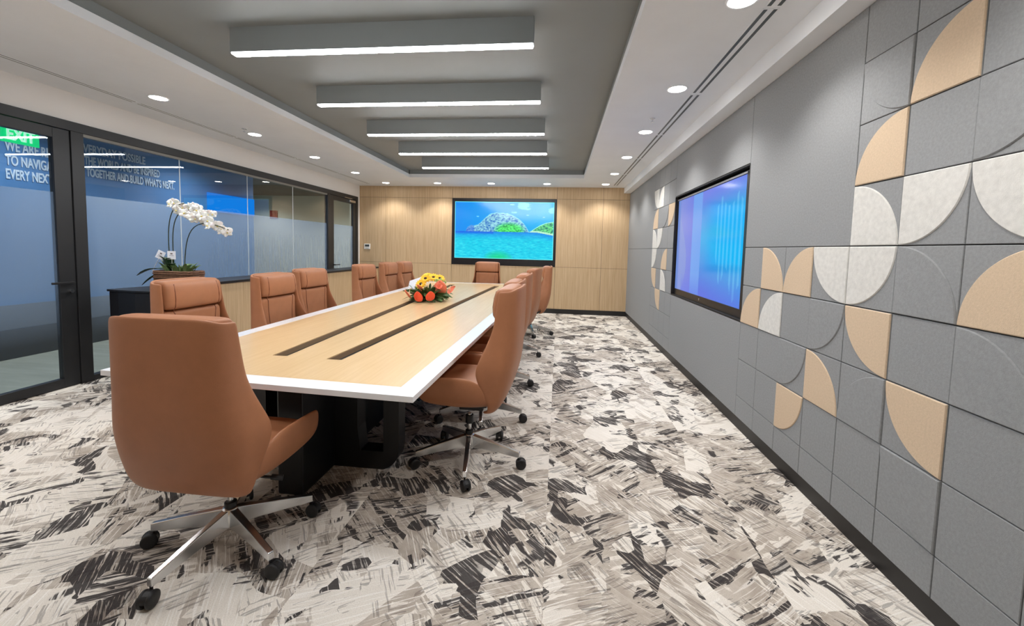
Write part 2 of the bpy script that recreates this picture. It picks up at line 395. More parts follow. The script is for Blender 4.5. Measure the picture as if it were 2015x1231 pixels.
for k in range(4):
    for z0, z1 in zip(zl, zl[1:]): tile(5.6 + T * k, 5.6 + T * (k + 1), z0, z1)
tile(6.8, YF, ZB, Z0); tile(6.8, YF, Z0, ZT)
wall_right = struct('wall_right', bm, [M['felt'], M['groove']])
struct('baseboard_right', box(B(), XR + .008, XR + .1, YB, YF, 0, ZB), M['base_black'])

def quarter(yL, z0, corner, mt, name='felt_inlay'):
    """yL = far (picture-left) side of the tile; corner is T/B + L/R in the picture"""
    yR = yL - T; z1 = min(z0 + T, ZT)
    cy_ = yL if corner[1] == 'L' else yR; cz_ = z0 if corner[0] == 'B' else z0 + T
    sy_ = -1 if corner[1] == 'L' else 1; sz_ = 1 if corner[0] == 'B' else -1
    gp = .003; n = 28; R_ = T - gp * 2
    def pts(ins):
        P0 = (cy_ + sy_ * (gp + ins), cz_ + sz_ * (gp + ins)); out = [P0]
        r = R_ - ins
        for i in range(n + 1):
            a = pi / 2 * i / n
            out.append((cy_ + sy_ * (gp + max(ins, r * cos(a) - 0)), cz_ + sz_ * (gp + max(ins, r * sin(a)))))
        return out
    b2 = B(); rows = []
    for ins, x in ((0, XR + .004), (0, XR + .0002), (.0035, XR - .0035)):
        rows.append([(x, p[0], p[1]) for p in pts(ins)])
    V = [[b2.verts.new(p) for p in r] for r in rows]
    for a, b in zip(V, V[1:]):
        for i in range(len(a)): b2.faces.new((a[i], a[(i + 1) % len(a)], b[(i + 1) % len(a)], b[i]))
    b2.faces.new(V[-1])
    o = obj(name, b2, M[mt], wall_right)
    if mt != 'felt': o['label'] = ('beige' if mt == 'felt_beige' else 'mottled white') + ' quarter-circle felt piece'
NEAR = [(4, 0, 'BL', 'w'), (5, 0, 'TL', 'w'), (6, 0, 'TR', 'w'), (4, 1, 'BR', 'b'), (6, 1, 'TL', 'g'), (4, 2, 'TR', 'g'), (5, 2, 'BR', 'b'),
        (1, -1, 'BL', 'b'), (2, -1, 'BR', 'b'), (3, -1, 'TR', 'w'), (4, -1, 'TL', 'w'), (5, -1, 'BL', 'g'), (6, -1, 'BR', 'b'),
        (0, -2, 'BR', 'b'), (1, -2, 'BR', 'w'), (3, -2, 'TL', 'g'), (4, -2, 'TR', 'b'), (6, -2, 'BL', 'g'),
        (2, -3, 'TL', 'g'), (3, -3, 'BL', 'b'), (4, -3, 'BR', 'g'), (5, -3, 'TR', 'b'), (2, -4, 'TL', 'b'), (5, -4, 'TR', 'g')]
FAR = [(0, 2, 'TR', 'w'), (1, 2, 'BR', 'w'), (0, 1, 'BR', 'b'), (2, 1, 'TL', 'g'), (3, 1, 'TL', 'b'), (0, 0, 'BL', 'w'), (1, 0, 'TL', 'w'),
       (0, -1, 'TL', 'w'), (2, -1, 'BR', 'b'), (0, -2, 'TR', 'b'), (2, -2, 'BL', 'w'), (1, -3, 'TR', 'b')]
mm = dict(w='felt_white', b='felt_beige', g='felt')
for k, j, c, m_ in NEAR: quarter(A0 - T * k, Z0 + T * j, c, mm[m_])
for k, j, c, m_ in FAR: quarter(6.8 - T * k, Z0 + T * j, c, mm[m_])

# left wall: white bulkhead, dark framed glazing, two glass doors
WX0, WX1 = XL - .045, XL + .03
bm = B(); box(bm, XL - .06, XL, YB, YF + .05, 2.487, ZC + .02); box(bm, XL - .06, XL, 9.015, YF + .05, 0, 2.487); box(bm, XL - .06, XL, YB, 2.25, 0, 2.487)
struct('wall_left', bm, M['white'])
DY0, DY1 = 2.30, 3.44      # near door leaf
bm = B()
box(bm, WX0, WX1, 2.25, 9.015, 2.40, 2.487); box(bm, WX0, WX1, 3.445, 3.55, 0, 2.40); box(bm, WX0, WX1, 7.775, 7.87, 0, 2.40)
box(bm, WX0, WX1, 8.935, 9.015, 0, 2.40); box(bm, WX0, WX1, 3.55, 7.775, 0, .055); box(bm, WX0, WX1, 2.25, 2.30, 0, 2.4)
win = struct('window_1', bm, M['frame'], bevel=.003)
obj('head_bead', box(B(), XL - .03, XL + .02, 3.55, 7.775, 2.372, 2.40), mat('grey bead', srgb(128, 126, 120), .5), win)
js = [3.55, 4.581, 5.675, 6.724, 7.775]
for a, b in zip(js, js[1:]):
    obj('glass_pane', box(B(), XL - .002, XL + .002, a, b, 1.819, 2.40), M['glass'], win)
    obj('frosted_pane', box(B(), XL - .002, XL + .002, a, b, .055, 1.818), M['film'], win)
for y in js[1:-1]: obj('joint_seal', box(B(), XL + .0025, XL + .004, y - .006, y + .006, .055, 2.40), mat('joint', srgb(190, 200, 205), .3), win)
def glass_door(name, y0, y1, hy, hs, back=False):
    bm = B(); t = .13
    box(bm, WX0 + .01, WX1 - .01, y0, y0 + t, .005, 2.395); box(bm, WX0 + .01, WX1 - .01, y1 - t, y1, .005, 2.395)
    box(bm, WX0 + .01, WX1 - .01, y0 + t, y1 - t, 2.305, 2.395); box(bm, WX0 + .01, WX1 - .01, y0 + t, y1 - t, .005, .09)
    d = struct(name, bm, M['frame'], bevel=.003)
    obj('glass_pane', box(B(), XL - .002, XL + .002, y0 + t, y1 - t, 1.819, 2.305), M['glass'], d)
    obj('frosted_pane', box(B(), XL - .002, XL + .002, y0 + t, y1 - t, .09, 1.818), M['film'], d)
    bm = B(); cyl(bm, (WX1 - .01, hy, .99), .012, .05, 12, axis='x'); box(bm, WX1 + .03, WX1 + .045, hy - hs * .17 if hs > 0 else hy, hy if hs > 0 else hy + .17, .98, 1.0)
    obj('lever_handle', bm, M['plastic'], d, bevel=.003)
    bm = B(); cyl(bm, (WX1 - .012, hy + .01 * hs, .907), .017, .02, 16, axis='x'); obj('lock_cylinder', bm, M['chrome'], d)
    yc = y0 + .25 if hs > 0 else y1 - .32
    bm = B(); box(bm, WX1 - .01, WX1 + .035, yc - .02, yc + .22, 2.325, 2.375); obj('door_closer', bm, M['chrome'], d, bevel=.006)
    bm = B(); box(bm, WX1 + .0, WX1 + .02, yc - .22, yc + .1, 2.4, 2.412); obj('closer_arm', bm, M['chrome'], d)
    return d
glass_door('door_1', DY0, DY1, 3.385, 1)
glass_door('door_2', 7.875, 8.93, 7.975, -1)

# corridor beyond the glass
CX = -6.22
struct('corridor_floor', box(B(), -12.5, XL - .06, 0, 12.7, -.05, -.002), M['corr_floor'])
bm = B(); box(bm, CX - .1, CX, 0, 7.88, .34, 3.1); wo = struct('wall_outer', bm, M['blue'])
obj('plinth', box(B(), CX - .1, CX + .01, 0, 7.88, 0, .34), M['dark_base'], wo)
obj('dado_band', box(B(), CX - .1, CX + .004, 0, 7.88, .342, .62), mat('grey dado', srgb(88, 96, 108), .7), wo)
struct('wall_end', box(B(), -12.5, XL - .06, 12.5, 12.6, 0, 3.1), M['corr_wall'])
struct('wall_corridor', box(B(), XL - .3, XL - .07, YF + .12, 12.5, 0, 3.1), M['corr_wall'])
struct('corridor_ceiling', box(B(), -12.5, XL - .07, 0, 12.6, 2.92, 3.0), M['corr_ceil'])

# ------------------------------------------------------------------ ceiling things
def recessed(x, y, z, label, r=.068, group='recessed ceiling downlights', spot=SPOT_W, dm='disc', up=None):
    t = thing('downlight', label, 'ceiling light', (x, y, z), 0, group)
    bm = B(); n = 32
    lathe(bm, [(r, .0), (r + .002, -.004), (r + .014, -.004), (r + .016, 0)], n); obj('trim_ring', bm, M['soffit'], t, smooth=True)
    bm = B(); cyl(bm, (0, 0, -.0055), r, .003, n); obj('diffuser', bm, M[dm], t)
    if spot:
        ld = bpy.data.lights.new('downlight_lamp', 'SPOT'); ld.energy = spot; ld.spot_size = radians(125); ld.spot_blend = .6; ld.shadow_soft_size = .06
        ld.color = (1, .97, .935); lo = bpy.data.objects.new('downlight_lamp', ld); COL.objects.link(lo); lo.parent = t; lo.location = (0, 0, -.03)
    return t
ys = [1.14, 2.42, 3.65, 4.91, 6.2, 7.5]  # nearest pair is unseen, put in to brighten the camera end
ordn = ['first', 'second', 'third', 'fourth', 'fifth', 'sixth']
for i, y in enumerate(ys):
    recessed(.93, y, ZC, 'round downlight in the right soffit beside the slot vent, %s one counting from the camera' % ordn[i])
    recessed(-3.84, y, ZC, 'round downlight in the left soffit above the glass wall, %s one counting from the camera' % ordn[i])
for x, s in zip((-3.75, -2.608, -1.45, -.283, .905), ('at the left end of the row above the oak wall', 'left of the front screen in the row above the oak wall', 'above the middle of the front screen', 'above the right edge of the front screen', 'at the right end of the row above the oak wall')):
    recessed(x, 8.68, ZC, 'round downlight ' + s)

def led_bar(y, label):
    t = thing('linear_light', label, 'ceiling light', (-1.27, y, TZ), 0, 'linear lights across the grey tray ceiling')
    h = TZ - 2.722; hw = 1.065
    obj('housing', box(B(), -hw, hw, -.03, .03, -h + .012, 0), M['tray'], t)
    for a, b in ((-hw + .006, -.004), (.004, hw - .006)):
        obj('led_tube', box(B(), a, b, -.028, .028, -h, -h + .012), M['led'], t, bevel=.004)
by = [.72, 1.76, 2.79, 3.835, 4.875, 5.865, 6.89]  # first two hang out of view, added to light the near area
lab = [None, None, 'longest looking linear light bar, nearest the camera under the grey ceiling', 'second linear light bar from the camera under the grey ceiling', 'third linear light bar, the middle of the five in view', 'fourth linear light bar from the camera, second from the front wall', 'linear light bar farthest from the camera, nearest the front wall']
for y, l in zip(by, lab): led_bar(y, l or ('unseen linear light bar added to light the near area, %s' % ('farther back' if y < 1 else 'just above the viewer')))

sy0 = [1.255, 2.51, 3.785, 5.04, 6.30, 7.575]
for i, y in enumerate(sy0):
    for side, xc, hw_, gap in (('right', 1.118, .010, .026), ('left', -4.205, .005, .02)):
        t = thing('slot_diffuser', 'white twin-slot air diffuser in the %s soffit, %s from the camera' % (side, ordn[i]), 'vent', (xc, y, ZC), 0, 'slot diffusers in the soffit')
        obj('frame', box(B(), -gap - hw_ - .008, gap + hw_ + .008, 0, 1.235, -.0025, 0), M['soffit'], t)
        for s in (-1, 1): obj('slot', box(B(), s * gap - hw_, s * gap + hw_, .008, 1.227, -.0035, -.002), M['lcd'], t)
for x, y, l in ((.9, 4.42, 'small sprinkler head in the right soffit between two downlights'), (-3.78, 4.66, 'small sprinkler head in the left soffit between two downlights')):
    t = thing('sprinkler', l, 'sprinkler', (x, y, ZC))
    bm = B(); cyl(bm, (0, 0, -.006), .028, .006, 20); obj('escutcheon', bm, M['chrome'], t)
    bm = B(); cyl(bm, (0, 0, -.034), .006, .03, 10); cyl(bm, (0, 0, -.038), .015, .003, 14); obj('deflector', bm, M['chrome'], t)

# ------------------------------------------------------------------ screens
def picture(name, parent, nx, nz, place, fn, strength):
    bm = B(); lay = bm.loops.layers.float_color.new('pic')
    V = [[bm.verts.new(place(i / nx, j / nz)) for i in range(nx + 1)] for j in range(nz + 1)]
    for j in range(nz):
        for i in range(nx):
            f = bm.faces.new((V[j][i], V[j][i + 1], V[j + 1][i + 1], V[j + 1][i]))
            for lp, (a, b) in zip(f.loops, ((i, j), (i + 1, j), (i + 1, j + 1), (i, j + 1))): lp[lay] = fn(a / nx, b / nz)
    m = bpy.data.materials.new(name); m.use_nodes = True; nt = m.node_tree; p = nt.nodes['Principled BSDF']
    at = nt.nodes.new('ShaderNodeAttribute'); at.attribute_name = 'pic'
    p.inputs['Base Color'].default_value = (.01, .01, .015, 1); p.inputs['Roughness'].default_value = .12
    nt.links.new(at.outputs['Color'], p.inputs['Emission Color']); p.inputs['Emission Strength'].default_value = strength
    me = bpy.data.meshes.new(name); bm.to_mesh(me); bm.free(); me.materials.append(m)
    o = bpy.data.objects.new('display', me); COL.objects.link(o); o.parent = parent; return o
from mathutils import noise as mnoise
def nz_(x, y, s, oct=4): return mnoise.fractal(Vector((x * s, y * s, 3.7)), 1.0, 2.0, oct) * .5 + .5
def lerp(a, b, t): t = max(0, min(1, t)); return tuple(p + (q - p) * t for p, q in zip(a, b))
def beach(u, v):
    sky = lerp(srgb(0, 132, 232), srgb(0, 178, 236), .1 + u * .9 - abs(v - .7) * .3)
    c = sky
    for cu, cv, ru, rv in ((.70, .93, .075, .07), (.60, .82, .035, .022), (1.0, .86, .055, .06), (.235, .74, .018, .014), (.585, .955, .03, .014), (.9, .74, .014, .01), (.74, .775, .018, .01)):
        d = ((u - cu) / ru) ** 2 + ((v - cv) / rv) ** 2 + (nz_(u, v, 16) - .5) * 1.6
        if d < 1: c = lerp(c, srgb(120, 215, 248), (1 - d) * 1.8)
    prof = interp(u, [.11, .13, .17, .20, .24, .28, .32, .36, .42, .48, .54, .60, .66, .70, .73, .76], [.47, .55, .59, .58, .60, .66, .73, .79, .815, .81, .80, .76, .70, .63, .56, .47])
    prof2 = interp(u, [.76, .80, .86, .92, 1.0], [.48, .53, .60, .645, .67])
    n = nz_(u * 1.3, v * 1.6, 40, 5) * .8 + .1
    hz = .475 if u < .84 else .475 - (u - .84) * .3
    if v > hz:
        if .11 < u < .76 and v < prof:
            rock = lerp(srgb(35, 110, 190), srgb(150, 215, 225), (n - .33) * 3.2)
            if prof - v < .02: rock = lerp(rock, srgb(140, 225, 235), .7)
            gm = max(0, 1 - ((u - .56) / .17) ** 2 - ((v - .5) / .16) ** 2) * 1.6
            if u < .2: rock = lerp(rock, srgb(20, 90, 215), .6)
            c = lerp(rock, lerp(srgb(10, 150, 70), srgb(90, 245, 120), (n - .3) * 3), gm)
        if u > .76 and v < prof2:
            c = lerp(lerp(srgb(10, 110, 100), srgb(110, 225, 140), (n - .3) * 3), srgb(150, 240, 220), 1 if prof2 - v < .014 else 0)
            if v < hz + .03: c = srgb(180, 235, 200)
    else:
        depth = (hz - v) / hz
        c = lerp(srgb(0, 130, 230), srgb(0, 200, 228), depth * 3.5)
        if u < .4 and depth < .1: c = lerp(srgb(0, 85, 225), c, depth * 8)
        wv = nz_(u * 1.2, v * 5.5, 20, 4)
        c = lerp(c, srgb(80, 240, 245), (wv - .5) * 1.5 * min(1, depth * 2.5))
        c = lerp(c, srgb(0, 140, 205), (.44 - wv) * 1.6)
        gg = max(0, 1 - ((u - .45) / .16) ** 2 - (v / .16) ** 2)
        c = lerp(c, srgb(0, 205, 120), gg * .9)
    e = min(u, 1 - u) * 1.76; e2 = min(e, v, 1 - v)
    if e2 < .012: c = lerp(c, srgb(120, 250, 255), .75)
    return tuple(c[:3]) + (1,)
t = thing('front_screen', 'large black-framed screen on the oak end wall showing a blue sea and green island', 'screen', (-1.235, YF, 1.027))
bm = B(); x0, x1, z0, z1 = -1.162, 1.162, .003, 1.472
sx0, sx1, sz0, sz1 = -1.098, 1.11, .148, 1.402
for a in ((x0, x1, sz1, z1), (x0, x1, z0, sz0), (x0, sx0, sz0, sz1), (sx1, x1, sz0, sz1)): box(bm, a[0], a[1], -.012, .010, a[2], a[3])
obj('bezel', bm, M['tv_frame'], t, bevel=.003)
obj('back_panel', box(B(), x0 + .01, x1 - .01, -.001, .010, z0 + .01, z1 - .01), M['tv_frame'], t)
picture('sea view', t, 260, 150, lambda u, v: (sx0 + (sx1 - sx0) * u, -.0045, sz0 + (sz1 - sz0) * v), beach, 1.0)

def bluescreen(u, v):
    # u runs from the picture's left (far) to right (near)
    a = lerp(srgb(112, 140, 222), srgb(96, 122, 230), u * 3)
    if u < .13 + .08 * sin(v * 5): a = lerp(srgb(120, 150, 222), a, .2)
    if .30 < u < .46: a = srgb(96, 160, 242)
    if u >= .46:
        a = lerp(srgb(60, 100, 226), srgb(0, 172, 240), 1 - abs(v - .55) * 1.9 + (u - .46) * .8)
        if v > .82: a = lerp(a, srgb(110, 128, 236), (v - .82) * 5)
    if u > .66 and (u * 22) % 1 < .42:
        lim = .9 - abs(sin(u * 17)) * .1; lo = .36 - (u - .6) * .75 + .1 * sin(u * 40)
        if lo < v < lim: a = lerp(a, srgb(110, 205, 250), .42)
    if u > .12 and v < .2: a = lerp(a, srgb(74, 108, 232), (.2 - v) * 3)
    return tuple(a[:3]) + (1,)
XS = 1.508
t = thing('wall_screen', 'black touch screen sunk into the grey felt wall, glowing blue', 'screen', (XS, 4.588, .868))
yh = .9725
bm = B(); zt, zb2, th = 1.222, .004, .03
sz0, sz1 = .082, 1.195
for a in ((-yh - .055, yh + .03, sz1, zt), (-yh - .055, yh + .03, zb2, sz0), (-yh - .055, -yh, sz0, sz1), (yh, yh + .03, sz0, sz1)): box(bm, 0, .04, a[0], a[1], a[2], a[3])
obj('bezel', bm, M['tv_frame'], t, bevel=.002)
obj('top_rail', box(B(), -.006, .0, -yh - .02, yh + .02, sz1 + .004, sz1 + .018), mat('grey rail', srgb(150, 150, 158), .35, metal=.5), t)
obj('back_panel', box(B(), .008, .04, -yh - .05, yh + .02, .01, zt - .004), M['tv_frame'], t)
bm = B(); box(bm, -.0008, .001, .02, .03, .035, .045); box(bm, -.0008, .001, .012, .038, .052, .055); obj('maker_mark', bm, M['chip'], t)
picture('blue desktop', t, 200, 110, lambda u, v: (.006, yh - 2 * yh * u, sz0 + (sz1 - sz0) * v), bluescreen, .82)
bm = B()
box(bm, XR + .002, XR + .1, RY1 - .006, RY1 + .012, RZ0, RZ1); box(bm, XR + .002, XR + .1, RY0 - .012, RY0 + .002, RZ0, RZ1)
box(bm, XR + .002, XR + .1, RY0, RY1, RZ1 - .006, RZ1 + .01); box(bm, XR + .002, XR + .1, RY0, RY1, RZ0 - .01, RZ0 + .004)
obj('niche_lining', bm, M['base_black'], wall_right)

t = thing('thermostat', 'white wall thermostat with grey display on the oak wall beside the glass door', 'thermostat', (-4.388, YF, 1.377))
obj('housing', box(B(), -.072, .072, -.02, 0, -.062, .062), M['chip'], t, bevel=.006)
obj('display', box(B(), -.05, .05, -.0215, -.019, -.005, .045), M['lcd'], t)
bm = B()
for i in (-1, 0, 1): box(bm, i * .03 - .008, i * .03 + .008, -.0225, -.019, -.04, -.03)
obj('button', bm, M['lcd'], t)

# ------------------------------------------------------------------ conference table
def q4(y): return None
NL, NR, FR, FL = Vector((-2.264, 1.795)), Vector((-.613, 1.712)), Vector((-.437, 7.68)), Vector((-2.458, 7.55))
tb = thing('conference_table', 'long oak conference table with white border and two dark cable slots', 'table', (-1.45, 4.7, 0))
def Pt(u, v): return (NL.lerp(NR, u)).lerp(FL.lerp(FR, u), v)
def loc2(p): return (p[0] + 1.45, p[1] - 4.7)
def quad(bm, ps, z0, z1): return prism(bm, [loc2(p) for p in ps], z0, z1)
bu0, bu1, bv0, bv1 = .062, .938, .0185, .982
bm = B()
quad(bm, [Pt(0, 0), Pt(1, 0), Pt(bu1, bv0), Pt(bu0, bv0)], .722, .75)
quad(bm, [Pt(1, 0), Pt(1, 1), Pt(bu1, bv1), Pt(bu1, bv0)], .722, .75)
quad(bm, [Pt(1, 1), Pt(0, 1), Pt(bu0, bv1), Pt(bu1, bv1)], .722, .75)
quad(bm, [Pt(0, 1), Pt(0, 0), Pt(bu0, bv0), Pt(bu0, bv1)], .722, .75)
obj('white_border', bm, M['white_top'], tb, bevel=.0015)
s1 = [Vector((-1.647, 2.217)), Vector((-1.556, 2.22)), Vector((-1.80, 7.12)), Vector((-1.885, 7.12))]
s2 = [Vector((-1.303, 2.203)), Vector((-1.212, 2.203)), Vector((-1.01, 7.13)), Vector((-1.10, 7.13))]
iNL, iNR, iFR, iFL = Pt(bu0, bv0), Pt(bu1, bv0), Pt(bu1, bv1), Pt(bu0, bv1)
def on(a, b, x): k = (x - a[0]) / (b[0] - a[0]); return a.lerp(b, k)
bm = B(); zz = (.724, .7498)
n1, n2, n3, n4 = [on(iNL, iNR, p[0]) for p in (s1[0], s1[1], s2[0], s2[1])]
f1, f2, f3, f4 = [on(iFL, iFR, p[0]) for p in (s1[3], s1[2], s2[3], s2[2])]
for ps in ([iNL, n1, s1[0], s1[3], f1, iFL], [n1, n2, s1[1], s1[0]], [s1[3], s1[2], f2, f1], [n2, n3, s2[0], s2[3], f3, f2, s1[2], s1[1]],
           [n3, n4, s2[1], s2[0]], [s2[3], s2[2], f4, f3], [n4, iNR, iFR, f4, s2[2], s2[1]]): quad(bm, ps, *zz)
obj('tabletop', bm, M['oak_table'], tb)
for s in (s1, s2):
    bm = B(); e = Vector((.0, 0)); quad(bm, s, .700, .703)
    for a, b in ((0, 3), (1, 2), (0, 1), (3, 2)):
        p, q = s[a], s[b]; d = (q - p).normalized(); n_ = Vector((-d[1], d[0])) * .002
        quad(bm, [p - n_, q - n_, q + n_, p + n_], .70, .745)
    obj('cable_trough', bm, M['trough'], tb)
    # closed cable tray under the slot
    bm = B(); quad(bm, [s[0] + Vector((-.02, -.02)), s[1] + Vector((.02, -.02)), s[2] + Vector((.02, .02)), s[3] + Vector((-.02, .02))], .66, .70)
    obj('cable_tray', bm, M['black'], tb)
def loop_frame(y, hw):
    """rounded black slab leg with two openings"""
    bm = B(); n = 10; R_ = .13; xc = 0
    out = [(-hw, .70), (-hw, R_)]
    for i in range(1, n + 1):
        a = pi + pi / 2 * i / n; out.append((-hw + R_ + R_ * cos(a), R_ + R_ * sin(a)))
    for i in range(1, n + 1):
        a = -pi / 2 + pi / 2 * i / n; out.append((hw - R_ + R_ * cos(a), R_ + R_ * sin(a)))
    out += [(hw, .70)]
    # assembled from convex strips so that the two openings stay open
    o_in, o_out, zb_, zt_ = .225, hw - .10, .115, .66
    ring = []
    box(bm, -o_in, o_in, -.055, .055, 0, .70)
    for s in (-1, 1):
        X = lambda v: s * v
        P2 = lambda pts: prism(bm, [(X(p[0]), p[1]) for p in pts], -.055, .055, axis='y')
        P2([(o_in, 0), (hw - R_, 0), (hw - R_, zb_), (o_in, zb_)])
        arc = [(hw - R_ + R_ * cos(-pi / 2 + pi / 2 * i / n), R_ + R_ * sin(-pi / 2 + pi / 2 * i / n)) for i in range(n + 1)]
        P2([(hw - R_, zb_)] + arc + [(hw, zb_ + .03), (o_out, zb_ + .03), (o_out, zb_)])
        P2([(o_out, zb_ + .03), (hw, zb_ + .03), (hw, .70), (o_out, .70)])
        P2([(o_in, zt_), (o_out, zt_), (o_out, .70), (o_in, .70)])
        P2([(o_in, zb_), (o_in + .02, zb_), (o_in, zb_ + .14)])
    obj('pedestal', bm, M['black'], tb, loc=(0, y - 4.7, 0))
loop_frame(2.47, .495); loop_frame(4.68, .52); loop_frame(6.9, .55)
bm = B(); box(bm, -.075, .075, -2.62, 2.25, 0, .70); obj('spine', bm, M['black'], tb, bevel=.01)
bm = B(); box(bm, -.50, .50, -2.5, 2.5, .68, .715); obj('support_rail', bm, M['black'], tb)

# ------------------------------------------------------------------ office chair (local: faces +y, hub at origin)
def sgp(v, p): return copysign(abs(v) ** p, v)
def make_chair():
    root = thing('office_chair', '', 'chair')
    up = []
    # back shell
    zk = [.355, .38, .43, .51, .58, .64, .70, .78, .86, .94, 1.02, 1.09, 1.11, 1.12]
    wk = [.195, .242, .262, .275, .284, .286, .274, .256, .245, .239, .235, .232, .230, .227]
    rk = [-.17, -.215, -.25, -.28, -.30, -.312, -.32, -.325, -.328, -.33, -.332, -.333, -.332, -.328]
    gk = [-.12, -.17, -.17, -.135, -.10, -.092, -.118, -.152, -.186, -.197, -.207, -.215, -.218, -.22]
    rows = []; n = 20
    for i, z in enumerate(zk):
        row = []
        for k in range(n + 1):
            a = -pi / 2 + pi * k / n
            x = wk[i] * sgp(sin(a), .5); f = gk[i] + (rk[i] - gk[i]) * abs(cos(a)) ** .42
            dip = .022 * (abs(x) / wk[i]) ** 9 * max(0, (z - 1.0) / .115)
            row.append((x, f, z - dip))
        rows.append(row)
    bm = grid(B(), rows); up.append(obj('backrest_shell', bm, M['leather'], root, True, 0, 2, solid=.02))
    def pillow(name, zs_, ws, fr, ff, pw=.4, sub=2):
        rows = []; m = 24
        for z, w_, r0, f0 in zip(zs_, ws, fr, ff):
            c_, h_ = (r0 + f0) / 2, (f0 - r0) / 2
            rows.append([(w_ * .97 * sgp(cos(2 * pi * k / m), pw), c_ + h_ * sgp(sin(2 * pi * k / m), pw), z) for k in range(m)])
        return obj(name, grid(B(), rows, True, True), M['leather'], root, True, 0, sub)
    up.append(pillow('headrest', [.925, .93, .945, 1.0, 1.07, 1.10, 1.113, 1.117], [.20, .222, .23, .229, .228, .225, .218, .20],
           [-.30, -.312, -.315, -.318, -.32, -.315, -.30, -.285], [-.21, -.185, -.172, -.168, -.178, -.19, -.215, -.24]))
    up.append(pillow('back_cushion', [.46, .49, .55, .65, .75, .85, .90, .917, .923], [.17, .20, .215, .232, .238, .236, .232, .222, .20],
           [-.24, -.26, -.28, -.30, -.305, -.31, -.312, -.31, -.30], [-.17, -.155, -.165, -.185, -.195, -.195, -.19, -.205, -.22]))
    for s in (-1, 1):
        def ff(z, x):
            if z > .925: w_, r0, f0 = .228, -.318, interp(z, [.93, .945, 1.0, 1.07, 1.10], [-.185, -.172, -.168, -.178, -.19])
            else: w_, r0, f0 = interp(z, [.55, .65, .75, .92], [.215, .232, .238, .225]), -.30, interp(z, [.49, .55, .65, .75, .9, .917], [-.155, -.165, -.185, -.195, -.19, -.205])
            return (r0 + f0) / 2 + (f0 - r0) / 2 * (1 - (x / w_ / .97) ** 5) ** .2 - .0015
        pts = [(s * x, ff(z, x), z) for x, z in ((.168, 1.095), (.172, 1.05), (.174, 1.0), (.174, .95), (.172, .932), (.165, .915), (.163, .90), (.155, .80), (.145, .68), (.135, .56))]
        up.append(obj('seam', tube(B(), pts, .0028, 6), M['leather_dark'], root, True))
    # seat shell
    fk = [-.215, -.18, -.12, -.05, .05, .14, .215, .246, .250]
    zt = [.455, .50, .56, .592, .590, .584, .576, .568, .555]
    zb = [.425, .40, .385, .375, .372, .376, .382, .40, .415]
    wt = [.22, .258, .280, .288, .288, .284, .280, .276, .266]
    rows = []; n = 20
    for f, a_, b_, w_ in zip(fk, zt, zb, wt):
        row = []
        for k in range(n + 1):
            a = -pi / 2 + pi * k / n
            row.append((w_ * sgp(sin(a), .6), f, a_ + (b_ - a_) * abs(cos(a)) ** .5))
        rows.append(row)
    up.append(obj('seat_shell', grid(B(), rows), M['leather'], root, True, 0, 2, solid=.026))
    rows = []; m = 24
    for f, w_, c_, h_ in ((-.235, .15, .49, .02), (-.22, .20, .488, .035), (-.15, .235, .485, .05), (0, .25, .482, .056), (.14, .25, .48, .058), (.215, .245, .477, .052), (.245, .23, .47, .04), (.257, .19, .465, .025)):
        rows.append([(w_ * sgp(cos(2 * pi * k / m), .5), f, c_ + h_ * sgp(sin(2 * pi * k / m), .5)) for k in range(m)])
    up.append(obj('seat_cushion', grid(B(), rows, True, True), M['leather'], root, True, 0, 2))
    for o in up: o['upper'] = 1
    # mechanism
    bm = B(); box(bm, -.085, .085, -.13, .12, .335, .375); box(bm, -.05, .05, -.10, .06, .30, .34)
    mech = obj('tilt_mechanism', bm, M['plastic'], root, bevel=.008); mech['upper'] = 1
    bm = B(); tube(bm, [(.05, 0, .345), (.18, .0, .34), (.235, .02, .33)], .007); tube(bm, [(.20, .008, .338), (.245, .024, .328)], .013)
    obj('lever', bm, M['plastic'], mech, True)
    bm = B(); cyl(bm, (0, -.0, .19), .0135, .13, 16); obj('gas_lift', bm, M['chrome'], root, True, .002)
    bm = B(); cyl(bm, (0, 0, .255), .026, .055, 20); obj('lift_cover', bm, M['plastic'], root, True, .002)
    bm = B(); cyl(bm, (0, 0, .178), .0255, .03, 20); obj('collar', bm, M['plastic'], root, True, .002)
    bm = B(); lathe(bm, [(.028, .085), (.036, .10), (.038, .15), (.034, .178), (.027, .185)], 24); obj('hub', bm, M['chrome'], root, True)
    base = [o for o in root.children if o.name.startswith('hub')][0]
    for i in range(5):
        a = radians(72 * i - 98); d = Vector((cos(a), sin(a), 0)); s_ = Vector((-sin(a), cos(a), 0))
        bm = B(); rows = []
        for t_, hw_, z1_, z0_ in ((.02, .020, .180, .095), (.10, .018, .164, .095), (.21, .016, .142, .088), (.305, .0145, .120, .078), (.35, .0135, .110, .074)):
            p = d * t_
            rows.append([tuple(p + s_ * x + Vector((0, 0, z))) for x, z in ((-hw_, z0_), (hw_, z0_), (hw_ * .9, z1_), (-hw_ * .9, z1_))])
        grid(bm, rows, True, True); obj('leg', bm, M['chrome'], root, False, .004)
        c = d * .342
        bm = B(); cyl(bm, (c[0], c[1], .058), .006, .03, 10)
        sa = a - pi / 2 + .8 * sin(2.1 * i + .4); ax = Vector((cos(sa), sin(sa), 0)); fw = Vector((-sin(sa), cos(sa), 0)); cc = c + fw * .016
        # hood: half disc between the wheels
        rows = []
        for k in range(11):
            th = pi * k / 10; pz = .034 + .031 * sin(th); pf = .031 * cos(th)
            rows.append([tuple(cc + fw * (pf * q) + ax * x + Vector((0, 0, .034 + (pz - .034) * q))) for x, q in ((-.012, 1), (.012, 1), (.012, .5), (-.012, .5))])
        grid(bm, rows, True, True)
